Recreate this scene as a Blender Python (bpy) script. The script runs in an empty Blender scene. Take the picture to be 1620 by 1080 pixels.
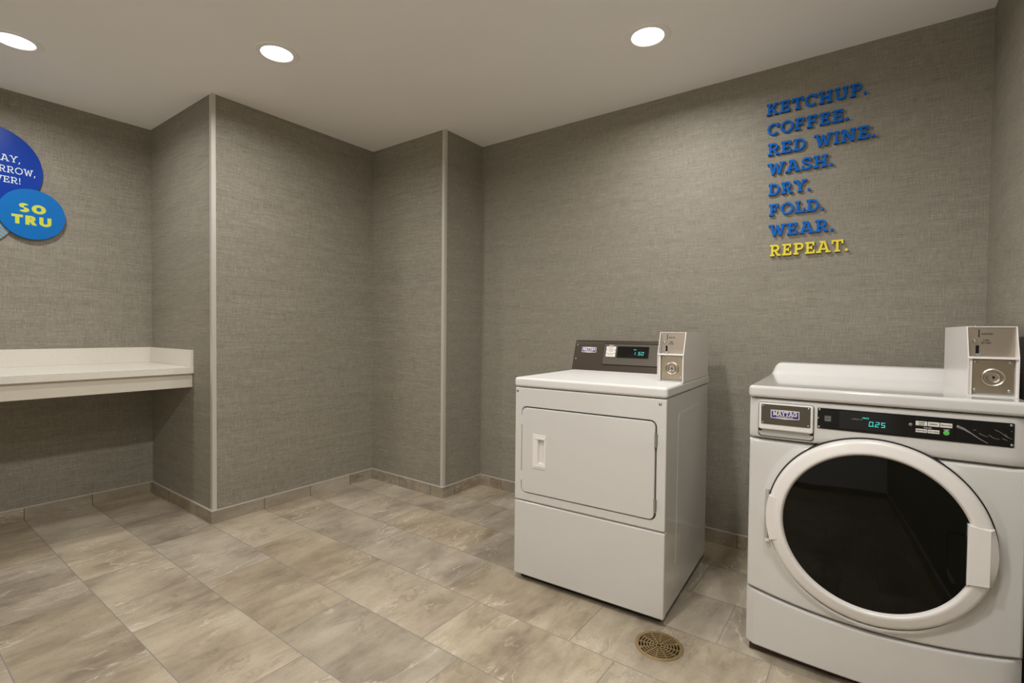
import bpy, bmesh, math, random
from mathutils import Vector, Matrix, Euler
random.seed(7)
S = bpy.context.scene
COL = S.collection
PI = math.pi

# ------------------------------------------------------------------ camera
CAM = Vector((2.295, -2.7592, 1.1216))
YAW, PITCH, ROLL, FPX = 0.6313, -0.0226, 0.0102, 781.7944
r0 = Vector((math.cos(YAW), math.sin(YAW), 0)); f0 = Vector((-math.sin(YAW), math.cos(YAW), 0)); z0 = Vector((0, 0, 1))
fw = f0 * math.cos(PITCH) + z0 * math.sin(PITCH)
u0 = z0 * math.cos(PITCH) - f0 * math.sin(PITCH)
rt = r0 * math.cos(ROLL) + u0 * math.sin(ROLL)
up = u0 * math.cos(ROLL) - r0 * math.sin(ROLL)
cd = bpy.data.cameras.new('camera'); cam = bpy.data.objects.new('camera', cd); COL.objects.link(cam)
m3 = Matrix((rt, up, -fw)).transposed()
cam.matrix_world = Matrix.Translation(CAM) @ m3.to_4x4()
cd.sensor_fit = 'HORIZONTAL'; cd.sensor_width = 36.0; cd.lens = 36.0 * FPX / 1620.0
cd.clip_start = 0.02
S.camera = cam

# ------------------------------------------------------------------ world, exposure
w = bpy.data.worlds.new('world'); S.world = w; w.use_nodes = True
w.node_tree.nodes['Background'].inputs[0].default_value = (0.9, 0.95, 1, 1)
w.node_tree.nodes['Background'].inputs[1].default_value = 0.02
S.view_settings.view_transform = 'Standard'; S.view_settings.look = 'None'
S.view_settings.gamma = 1.0; S.view_settings.use_curve_mapping = False
S.view_settings.exposure = -0.08
LAMP_W = 11.5            # each ceiling downlight
LAMP_COL = (1.0, 0.99, 0.995)
FLOOD_W = 85.0           # wide flood fittings out of the frame
LAMP_SPREAD = math.radians(165)

# room measures
XA, XB, XR, Y1, Y2, H, HB = -1.6364, -0.7325, 2.662, -0.3866, -1.5004, 2.435, 0.0708
YF = -3.75
PITCH_Y, PITCH_X = 0.3085, 0.6115      # floor tile raster

# ------------------------------------------------------------------ materials
def lin(c):
    return tuple((x / 12.92 if x <= 0.04045 else ((x + 0.055) / 1.055) ** 2.4) for x in c)
def rgb(r, g, b):
    return lin((r / 255, g / 255, b / 255)) + (1,)
def mat(name, col, rough=0.5, metal=0.0, spec=0.5, coat=0.0, emit=None, estr=0.0, noise=0.0):
    m = bpy.data.materials.new(name); m.use_nodes = True
    nt = m.node_tree; b = nt.nodes['Principled BSDF']
    b.inputs['Base Color'].default_value = col if len(col) == 4 else col + (1,)
    b.inputs['Roughness'].default_value = rough; b.inputs['Metallic'].default_value = metal
    b.inputs['Specular IOR Level'].default_value = spec
    b.inputs['Coat Weight'].default_value = coat; b.inputs['Coat Roughness'].default_value = 0.05
    if emit:
        b.inputs['Emission Color'].default_value = emit; b.inputs['Emission Strength'].default_value = estr
    if noise:
        tc = nt.nodes.new('ShaderNodeTexCoord'); n = nt.nodes.new('ShaderNodeTexNoise')
        n.inputs['Scale'].default_value = 40; n.inputs['Detail'].default_value = 4
        nt.links.new(tc.outputs['Object'], n.inputs['Vector'])
        mr = nt.nodes.new('ShaderNodeMapRange'); mr.inputs[3].default_value = rough - noise; mr.inputs[4].default_value = rough + noise
        nt.links.new(n.outputs['Fac'], mr.inputs[0]); nt.links.new(mr.outputs[0], b.inputs['Roughness'])
    return m

def N(nt, t, **k):
    n = nt.nodes.new(t)
    for a, v in k.items(): setattr(n, a, v)
    return n
def math_(nt, op, a, b=None, c=None):
    n = N(nt, 'ShaderNodeMath', operation=op)
    for i, v in enumerate((a, b, c)):
        if v is None: continue
        if isinstance(v, (int, float)): n.inputs[i].default_value = v
        else: nt.links.new(v, n.inputs[i])
    return n.outputs[0]
def mix(nt, fac, a, b, mode='MIX'):
    n = N(nt, 'ShaderNodeMix', data_type='RGBA', blend_type=mode)
    for i, v in ((0, fac), (6, a), (7, b)):
        if isinstance(v, (int, float)): n.inputs[i].default_value = v
        elif isinstance(v, tuple): n.inputs[i].default_value = v
        else: nt.links.new(v, n.inputs[i])
    return n.outputs[2]
def noise(nt, vec, scale, detail=2, rough=0.5, mapscale=None, dist=0.0):
    if mapscale:
        mp = N(nt, 'ShaderNodeMapping'); mp.inputs['Scale'].default_value = mapscale
        nt.links.new(vec, mp.inputs['Vector']); vec = mp.outputs[0]
    n = N(nt, 'ShaderNodeTexNoise'); n.inputs['Scale'].default_value = scale
    n.inputs['Detail'].default_value = detail; n.inputs['Roughness'].default_value = rough
    n.inputs['Distortion'].default_value = dist
    nt.links.new(vec, n.inputs['Vector']); return n.outputs['Fac']
def ramp(nt, fac, stops):
    n = N(nt, 'ShaderNodeValToRGB'); cr = n.color_ramp
    while len(cr.elements) < len(stops): cr.elements.new(0.5)
    for e, (p, c) in zip(cr.elements, stops):
        e.position = p; e.color = c if len(c) == 4 else c + (1,)
    nt.links.new(fac, n.inputs[0]); return n.outputs[0]
def maprange(nt, v, a, b, c, d):
    n = N(nt, 'ShaderNodeMapRange'); nt.links.new(v, n.inputs[0])
    for i, x in enumerate((a, b, c, d)): n.inputs[i + 1].default_value = x
    return n.outputs[0]

def wallpaper():
    m = bpy.data.materials.new('woven_wallpaper'); m.use_nodes = True
    nt = m.node_tree; b = nt.nodes['Principled BSDF']
    tc = N(nt, 'ShaderNodeTexCoord'); v = tc.outputs['Object']
    hz1 = noise(nt, v, 1, 2, 0.6, (9, 9, 330)); hz2 = noise(nt, v, 1, 1, 0.5, (30, 30, 620))
    vt1 = noise(nt, v, 1, 2, 0.6, (310, 310, 12)); vt2 = noise(nt, v, 1, 1, 0.5, (600, 600, 30))
    band = noise(nt, v, 1, 2, 0.6, (1.2, 1.2, 22)); patch = noise(nt, v, 14, 3, 0.6)
    fine = noise(nt, v, 260, 1)
    s = math_(nt, 'ADD', math_(nt, 'MULTIPLY', hz1, 1.0), math_(nt, 'MULTIPLY', hz2, 0.7))
    s = math_(nt, 'ADD', s, math_(nt, 'MULTIPLY', vt1, 0.7)); s = math_(nt, 'ADD', s, math_(nt, 'MULTIPLY', vt2, 0.6))
    s = math_(nt, 'ADD', s, math_(nt, 'MULTIPLY', band, 0.3)); s = math_(nt, 'ADD', s, math_(nt, 'MULTIPLY', patch, 0.12))
    s = math_(nt, 'ADD', s, math_(nt, 'MULTIPLY', fine, 0.7))          # sum of weights 4.4, mean about 2.2
    f = maprange(nt, s, 1.33, 2.73, 0, 1)
    c = ramp(nt, f, [(0.0, rgb(86, 79, 68)), (0.3, rgb(119, 112, 99)), (0.5, rgb(139, 131, 116)), (0.7, rgb(157, 149, 131)), (1.0, rgb(190, 181, 160))])
    tint = noise(nt, v, 1, 2, 0.6, (60, 60, 60))
    c = mix(nt, maprange(nt, tint, 0.35, 0.7, 0, 0.45), c, rgb(129, 130, 122), 'MIX')
    nt.links.new(c, b.inputs['Base Color'])
    b.inputs['Roughness'].default_value = 0.62; b.inputs['Specular IOR Level'].default_value = 0.35
    bp = N(nt, 'ShaderNodeBump'); bp.inputs['Strength'].default_value = 0.35; bp.inputs['Distance'].default_value = 0.0012
    nt.links.new(s, bp.inputs['Height']); nt.links.new(bp.outputs[0], b.inputs['Normal'])
    return m

def tile_material(name, floor=True, axis='x'):
    """stone-look porcelain tile with grout joints; floor raster or a skirting strip along one axis"""
    m = bpy.data.materials.new(name); m.use_nodes = True
    nt = m.node_tree; b = nt.nodes['Principled BSDF']
    tc = N(nt, 'ShaderNodeTexCoord'); v = tc.outputs['Object']
    sp = N(nt, 'ShaderNodeSeparateXYZ'); nt.links.new(v, sp.inputs[0]); x, y, z = sp.outputs
    G = 0.0019
    if floor:
        ry = math_(nt, 'DIVIDE', math_(nt, 'SUBTRACT', -0.283, y), PITCH_Y)       # row number grows towards the camera
        row = math_(nt, 'FLOOR', ry); fy = math_(nt, 'SUBTRACT', ry, row)
        xs = math_(nt, 'SUBTRACT', x, math_(nt, 'ADD', 1.684, math_(nt, 'MULTIPLY', row, 0.178)))
        rx = math_(nt, 'DIVIDE', xs, PITCH_X); colm = math_(nt, 'FLOOR', rx); fx = math_(nt, 'SUBTRACT', rx, colm)
        dx = math_(nt, 'MULTIPLY', math_(nt, 'MINIMUM', fx, math_(nt, 'SUBTRACT', 1, fx)), PITCH_X)
        dy = math_(nt, 'MULTIPLY', math_(nt, 'MINIMUM', fy, math_(nt, 'SUBTRACT', 1, fy)), PITCH_Y)
        d = math_(nt, 'MINIMUM', dx, dy)
    else:
        if axis == 'y':
            rx = math_(nt, 'DIVIDE', math_(nt, 'SUBTRACT', -0.283, y), PITCH_Y)
        else:
            rx = math_(nt, 'DIVIDE', math_(nt, 'SUBTRACT', x, -0.105), PITCH_Y)
        colm = math_(nt, 'FLOOR', rx); fx = math_(nt, 'SUBTRACT', rx, colm); row = colm
        d = math_(nt, 'MULTIPLY', math_(nt, 'MINIMUM', fx, math_(nt, 'SUBTRACT', 1, fx)), PITCH_Y)
    grout = math_(nt, 'LESS_THAN', d, G if floor else 0.0018)
    cid = N(nt, 'ShaderNodeCombineXYZ'); nt.links.new(row, cid.inputs[0]); nt.links.new(colm, cid.inputs[1]); cid.inputs[2].default_value = 3.7 if floor else (9.1 if axis == 'x' else 5.3)
    wn = N(nt, 'ShaderNodeTexWhiteNoise', noise_dimensions='3D'); nt.links.new(cid.outputs[0], wn.inputs['Vector'])
    # every tile samples its own piece of stone
    off = N(nt, 'ShaderNodeVectorMath', operation='SCALE'); nt.links.new(wn.outputs['Color'], off.inputs[0]); off.inputs['Scale'].default_value = 37.0
    pv = N(nt, 'ShaderNodeVectorMath', operation='ADD'); nt.links.new(v, pv.inputs[0]); nt.links.new(off.outputs[0], pv.inputs[1]); pv = pv.outputs[0]
    cloud = noise(nt, pv, 1, 5, 0.62, (4.6, 2.6, 4.6), 0.15)
    streak = noise(nt, pv, 1, 4, 0.6, (22, 4.5, 22), 0.5)
    grain = noise(nt, pv, 120, 3, 0.6)
    veinn = noise(nt, pv, 1, 5, 0.6, (7.5, 2.2, 7.5), 0.5)
    vein = math_(nt, 'SUBTRACT', 1, math_(nt, 'MINIMUM', 1, math_(nt, 'MULTIPLY', math_(nt, 'ABSOLUTE', math_(nt, 'SUBTRACT', veinn, 0.5)), 70)))
    gate = maprange(nt, noise(nt, pv, 3.0, 2), 0.44, 0.58, 0, 1)
    vein = math_(nt, 'MULTIPLY', vein, gate)
    veind = noise(nt, pv, 1, 6, 0.65, (10, 3.4, 10), 0.7)
    dark = math_(nt, 'SUBTRACT', 1, math_(nt, 'MINIMUM', 1, math_(nt, 'MULTIPLY', math_(nt, 'ABSOLUTE', math_(nt, 'SUBTRACT', veind, 0.55)), 45)))
    dark = math_(nt, 'MULTIPLY', dark, maprange(nt, noise(nt, pv, 4.0, 2), 0.46, 0.60, 0, 1))
    t = math_(nt, 'ADD', math_(nt, 'MULTIPLY', cloud, 0.78), math_(nt, 'MULTIPLY', streak, 0.22))
    c = ramp(nt, t, [(0.33, rgb(126, 111, 90)), (0.42, rgb(154, 139, 115)), (0.52, rgb(172, 157, 131)), (0.67, rgb(192, 178, 152))])
    c = mix(nt, math_(nt, 'MULTIPLY', vein, 0.6), c, rgb(221, 210, 190))
    c = mix(nt, math_(nt, 'MULTIPLY', dark, 0.5), c, rgb(112, 99, 82))
    c = mix(nt, maprange(nt, grain, 0.3, 0.7, 0.0, 0.16), c, rgb(128, 116, 98))
    hs = N(nt, 'ShaderNodeHueSaturation'); nt.links.new(c, hs.inputs['Color'])
    nt.links.new(maprange(nt, wn.outputs['Value'], 0, 1, 0.88 * (1 if floor else .82), 1.08 * (1 if floor else .82)), hs.inputs['Value'])
    sc = N(nt, 'ShaderNodeSeparateColor'); nt.links.new(wn.outputs['Color'], sc.inputs[0])
    nt.links.new(maprange(nt, sc.outputs[1], 0, 1, 0.78, 1.0), hs.inputs['Saturation'])
    c = mix(nt, grout, hs.outputs[0], rgb(132, 127, 117) if floor else rgb(86, 78, 66))
    nt.links.new(c, b.inputs['Base Color'])
    rgh = maprange(nt, grain, 0.3, 0.7, 0.34, 0.5)
    nt.links.new(math_(nt, 'ADD', rgh, math_(nt, 'MULTIPLY', grout, 0.4)), b.inputs['Roughness'])
    hgt = math_(nt, 'ADD', math_(nt, 'MULTIPLY', math_(nt, 'MINIMUM', math_(nt, 'DIVIDE', d, 0.004), 1), 0.6), math_(nt, 'MULTIPLY', streak, 0.25))
    bp = N(nt, 'ShaderNodeBump'); bp.inputs['Strength'].default_value = 0.35; bp.inputs['Distance'].default_value = 0.002
    nt.links.new(hgt, bp.inputs['Height']); nt.links.new(bp.outputs[0], b.inputs['Normal'])
    return m

def ceiling_material():
    m = mat('ceiling_paint', rgb(214, 207, 196), 0.75, spec=0.25)
    nt = m.node_tree; b = nt.nodes['Principled BSDF']; tc = N(nt, 'ShaderNodeTexCoord')
    n = noise(nt, tc.outputs['Object'], 260, 2)
    bp = N(nt, 'ShaderNodeBump'); bp.inputs['Strength'].default_value = 0.08; bp.inputs['Distance'].default_value = 0.001
    nt.links.new(n, bp.inputs['Height']); nt.links.new(bp.outputs[0], b.inputs['Normal'])
    p = noise(nt, tc.outputs['Object'], 1.6, 3)
    c = mix(nt, maprange(nt, p, 0.35, 0.65, 0, 1), rgb(244, 242, 237), rgb(247, 243, 239))
    nt.links.new(c, b.inputs['Base Color'])
    return m
def quartz():
    m = mat('quartz_top', rgb(232, 224, 205), 0.28, coat=0.15)
    nt = m.node_tree; b = nt.nodes['Principled BSDF']; tc = N(nt, 'ShaderNodeTexCoord')
    n = noise(nt, tc.outputs['Object'], 90, 4, 0.7)
    nt.links.new(mix(nt, maprange(nt, n, 0.45, 0.6, 0, 1), rgb(222, 217, 204), rgb(218, 212, 198)), b.inputs['Base Color'])
    return m
def stripes():
    m = mat('striped_print', rgb(120, 160, 170), 0.35)
    nt = m.node_tree; b = nt.nodes['Principled BSDF']; tc = N(nt, 'ShaderNodeTexCoord')
    sp = N(nt, 'ShaderNodeSeparateXYZ'); nt.links.new(tc.outputs['Object'], sp.inputs[0])
    s = math_(nt, 'ADD', math_(nt, 'MULTIPLY', sp.outputs[1], 0.66), math_(nt, 'MULTIPLY', sp.outputs[2], 0.75))
    f = math_(nt, 'FRACT', math_(nt, 'DIVIDE', s, 0.0165))
    rm = N(nt, 'ShaderNodeValToRGB'); rm.color_ramp.interpolation = 'CONSTANT'
    st = [(0, rgb(40, 62, 62)), (0.12, rgb(160, 156, 138)), (0.45, rgb(74, 148, 186)), (0.85, rgb(160, 156, 138))]
    while len(rm.color_ramp.elements) < 4: rm.color_ramp.elements.new(0.5)
    for e, (p, c) in zip(rm.color_ramp.elements, st): e.position = p; e.color = c
    nt.links.new(f, rm.inputs[0]); nt.links.new(rm.outputs[0], b.inputs['Base Color'])
    return m
def brushed(name, col, rough, metal=1.0, sc=(6, 6, 2400)):
    m = mat(name, col, rough, metal)
    nt = m.node_tree; b = nt.nodes['Principled BSDF']; tc = N(nt, 'ShaderNodeTexCoord')
    n = noise(nt, tc.outputs['Object'], 1, 2, 0.5, sc)
    nt.links.new(maprange(nt, n, 0.3, 0.7, rough - 0.04, rough + 0.06), b.inputs['Roughness'])
    return m

M = dict(
    wall=wallpaper(), floor=tile_material('stone_floor_tile'), skx=tile_material('stone_skirting_x', False, 'x'), sky=tile_material('stone_skirting_y', False, 'y'),
    ceil=ceiling_material(), trim=mat('satin_corner_trim', rgb(204, 198, 187), 0.35, 0.3), quartz=quartz(), apron=mat('painted_rail', rgb(205, 198, 182), 0.45, noise=0.05),
    enamel=mat('white_enamel', rgb(206, 203, 197), 0.13, coat=0.6, noise=0.03), enamel_matt=mat('white_enamel_textured', rgb(214, 211, 205), 0.42, spec=0.25, noise=0.05), plastic=mat('white_plastic', rgb(226, 221, 214), 0.3, coat=0.15, noise=0.04),
    cup=mat('grey_plastic', rgb(176, 174, 168), 0.4, noise=0.05), gap=mat('dark_gap', rgb(30, 26, 22), 0.8, noise=0.05), base=mat('brown_plinth', rgb(58, 42, 26), 0.7, noise=0.05),
    brown=brushed('brown_console_metal', rgb(60, 48, 35), 0.42, 0.35, (3, 700, 700)), taupe=brushed('taupe_panel', rgb(82, 75, 64), 0.4, 0.3, (3, 700, 700)),
    black=mat('black_gloss', rgb(9, 9, 8), 0.12, noise=0.02), blackm=mat('black_print', rgb(15, 14, 11), 0.35, spec=0.3, noise=0.05), glass=mat('dark_glass', rgb(10, 10, 6), 0.03, spec=0.24, coat=0.0, noise=0.01),
    ink=mat('black_ink', rgb(30, 27, 24), 0.6, noise=0.03), sticker=mat('paper_label', rgb(222, 217, 205), 0.5, noise=0.05),
    steel=brushed('brushed_steel', rgb(184, 174, 160), 0.34), steel2=brushed('brushed_lock_plate', rgb(172, 160, 140), 0.32), chrome=mat('chrome', rgb(205, 203, 200), 0.15, 1.0, noise=0.04),
    meter=mat('white_powder_coat', rgb(224, 219, 212), 0.3, coat=0.2, noise=0.04), screw=mat('zinc_screw', rgb(172, 172, 170), 0.3, 0.9, noise=0.05),
    blue=mat('royal_blue_print', rgb(0, 54, 152), 0.30, spec=0.22, noise=0.04), azure=mat('azure_blue_print', rgb(0, 104, 178), 0.4, spec=0.2, noise=0.04), yellow=mat('lime_yellow_ink', rgb(196, 202, 60), 0.45, noise=0.03),
    whiteink=mat('white_ink', rgb(214, 224, 226), 0.45, noise=0.03), letter=mat('blue_letter_acrylic', rgb(0, 98, 186), 0.5, spec=0.15, noise=0.04), letter2=mat('yellow_letter_acrylic', rgb(226, 208, 36), 0.38, noise=0.04),
    navy=mat('navy_enamel', rgb(16, 16, 128), 0.3, noise=0.03), silver=mat('silver_badge', rgb(222, 216, 208), 0.3, 0.25, noise=0.04), green=mat('green_button', rgb(86, 186, 84), 0.4, noise=0.04),
    led=mat('teal_digits', rgb(40, 170, 160), 0.5, emit=lin((0.30, 0.78, 0.74)) + (1,), estr=0.75), brass=mat('aged_brass', rgb(166, 142, 102), 0.38, 0.6, noise=0.08), pit=mat('drain_pit', rgb(18, 14, 11), 0.8, noise=0.05),
    lens=mat('lamp_lens', rgb(255, 250, 240), 0.5, emit=(1.0, 0.97, 0.92, 1), estr=6.0), ring=mat('white_trim_ring', rgb(244, 240, 234), 0.4, noise=0.04), scuff=mat('grey_smear', rgb(128, 126, 124), 0.5, noise=0.1), door=mat('painted_door', rgb(150, 140, 124), 0.5, noise=0.05))

# ------------------------------------------------------------------ mesh helpers (local axes: u=x right, v=y depth, z up)
def obj(name, bm, m, parent=None, smooth=30, loc=None):
    bmesh.ops.recalc_face_normals(bm, faces=bm.faces[:])
    me = bpy.data.meshes.new(name); bm.to_mesh(me); bm.free()
    mats = m if isinstance(m, (list, tuple)) else [m]
    for k in mats: me.materials.append(M[k])
    if smooth:
        for p in me.polygons: p.use_smooth = True
        me.set_sharp_from_angle(angle=math.radians(smooth))
    o = bpy.data.objects.new(name, me); COL.objects.link(o)
    if smooth:
        wn_ = o.modifiers.new('weighted_normals', 'WEIGHTED_NORMAL'); wn_.keep_sharp = True; wn_.weight = 100
    if parent is not None: o.parent = parent
    if loc: o.location = loc
    return o
def empty(name, loc, rz=0):
    o = bpy.data.objects.new(name, None); o.empty_display_size = 0.1; COL.objects.link(o)
    o.location = loc; o.rotation_euler = (0, 0, rz); return o
def tag(o, label=None, cat=None, group=None, kind=None):
    for k, v in (('label', label), ('category', cat), ('group', group), ('kind', kind)):
        if v: o[k] = v
    return o
def B(): return bmesh.new()
def box(bm, x0, x1, y0, y1, z0, z1, bev=0, seg=3):
    vs = [bm.verts.new((x, y, z)) for z in (z0, z1) for y in (y0, y1) for x in (x0, x1)]
    fs = [bm.faces.new([vs[i] for i in q]) for q in ((0, 2, 3, 1), (4, 5, 7, 6), (0, 1, 5, 4), (2, 6, 7, 3), (0, 4, 6, 2), (1, 3, 7, 5))]
    if bev:
        es = list({e for f in fs for e in f.edges})
        bmesh.ops.bevel(bm, geom=es, offset=bev, segments=seg, profile=0.5, affect='EDGES')
    return bm
def prism(bm, pts, a0, a1, axis='y', bev=0, seg=2):
    """closed outline in the two other axes, extruded along axis"""
    def P(p, a):
        return (p[0], a, p[1]) if axis == 'y' else ((a, p[0], p[1]) if axis == 'x' else (p[0], p[1], a))
    v0 = [bm.verts.new(P(p, a0)) for p in pts]; v1 = [bm.verts.new(P(p, a1)) for p in pts]
    n = len(pts)
    fs = [bm.faces.new(v0), bm.faces.new(v1)] + [bm.faces.new((v0[i], v0[(i + 1) % n], v1[(i + 1) % n], v1[i])) for i in range(n)]
    if bev:
        es = list({e for f in fs for e in f.edges})
        bmesh.ops.bevel(bm, geom=es, offset=bev, segments=seg, profile=0.5, affect='EDGES')
    return bm
def rr(x0, x1, z0, z1, r, n=7):
    pts = []
    r = max(r, 1e-5)
    for cx, cz, a in ((x1 - r, z0 + r, -PI / 2), (x1 - r, z1 - r, 0), (x0 + r, z1 - r, PI / 2), (x0 + r, z0 + r, PI)):
        for i in range(n): pts.append((cx + r * math.cos(a + PI / 2 * i / (n - 1)), cz + r * math.sin(a + PI / 2 * i / (n - 1))))
    return pts
def circ(cx, cz, r, n): return [(cx + r * math.cos(-PI / 2 + 2 * PI * i / n), cz + r * math.sin(-PI / 2 + 2 * PI * i / n)) for i in range(n)]
def loops(bm, rings, cap0=False, cap1=False):
    vr = [[bm.verts.new(p) for p in r] for r in rings]; n = len(rings[0])
    for a, b in zip(vr, vr[1:]):
        for i in range(n): bm.faces.new((a[i], a[(i + 1) % n], b[(i + 1) % n], b[i]))
    if cap0: bm.faces.new(vr[0])
    if cap1: bm.faces.new(vr[-1])
    return bm
def plate(bm, out, v0, v1, bev=0.0, seg=3, hole=None):
    """plate whose face is at v0 with a rounded front edge; out(d) and hole(d) give the outline set in by d"""
    rs = []
    k = seg if bev else 0
    for i in range(k + 1):
        t = (PI / 2) * (i / k) if k else 0
        d = bev * (1 - math.sin(t)) if k else 0; dv = bev * (1 - math.cos(t)) if k else 0
        rs.append([(p[0], v0 + dv, p[1]) for p in out(d)])
    rs.append([(p[0], v1, p[1]) for p in out(0)])
    if hole is None: return loops(bm, rs, True, True)
    hs = []
    for i in range(k + 1):
        t = (PI / 2) * (i / k) if k else 0
        d = bev * (1 - math.sin(t)) if k else 0; dv = bev * (1 - math.cos(t)) if k else 0
        hs.append([(p[0], v0 + dv, p[1]) for p in hole(-d)])
    hs.append([(p[0], v1, p[1]) for p in hole(0)])
    allr = rs[::-1] + hs + [rs[-1]]
    vr = [[bm.verts.new(p) for p in r] for r in allr[:-1]]; vr.append(vr[0]); n = len(rs[0])
    for a, b in zip(vr, vr[1:]):
        for i in range(n): bm.faces.new((a[i], a[(i + 1) % n], b[(i + 1) % n], b[i]))
    return bm
def rrf(x0, x1, z0, z1, r, n=7): return lambda d: rr(x0 + d, x1 - d, z0 + d, z1 - d, max(r - d, 0.0002), n)
def cf(cx, cz, r, n=48): return lambda d: circ(cx, cz, r - d, n)
def lathe(bm, prof, cx, cz, n=48, cap0=False, cap1=False):
    """profile of (radius, v) turned about the depth axis"""
    return loops(bm, [[(cx + r * math.cos(2 * PI * i / n), v, cz + r * math.sin(2 * PI * i / n)) for i in range(n)] for r, v in prof], cap0, cap1)
def lathez(bm, prof, cx, cy, n=48, cap0=False, cap1=False):
    return loops(bm, [[(cx + r * math.cos(2 * PI * i / n), cy + r * math.sin(2 * PI * i / n), z) for i in range(n)] for r, z in prof], cap0, cap1)
def tube(bm, pts, r, n=8):
    rings = []
    for i, p in enumerate(pts):
        p = Vector(p); a = Vector(pts[max(i - 1, 0)]); b = Vector(pts[min(i + 1, len(pts) - 1)])
        t = (b - a).normalized(); s = t.cross(Vector((0.3, 0.2, 0.9))).normalized(); q = t.cross(s)
        rings.append([tuple(p + s * r * math.cos(2 * PI * k / n) + q * r * math.sin(2 * PI * k / n)) for k in range(n)])
    return loops(bm, rings, True, True)

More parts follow.
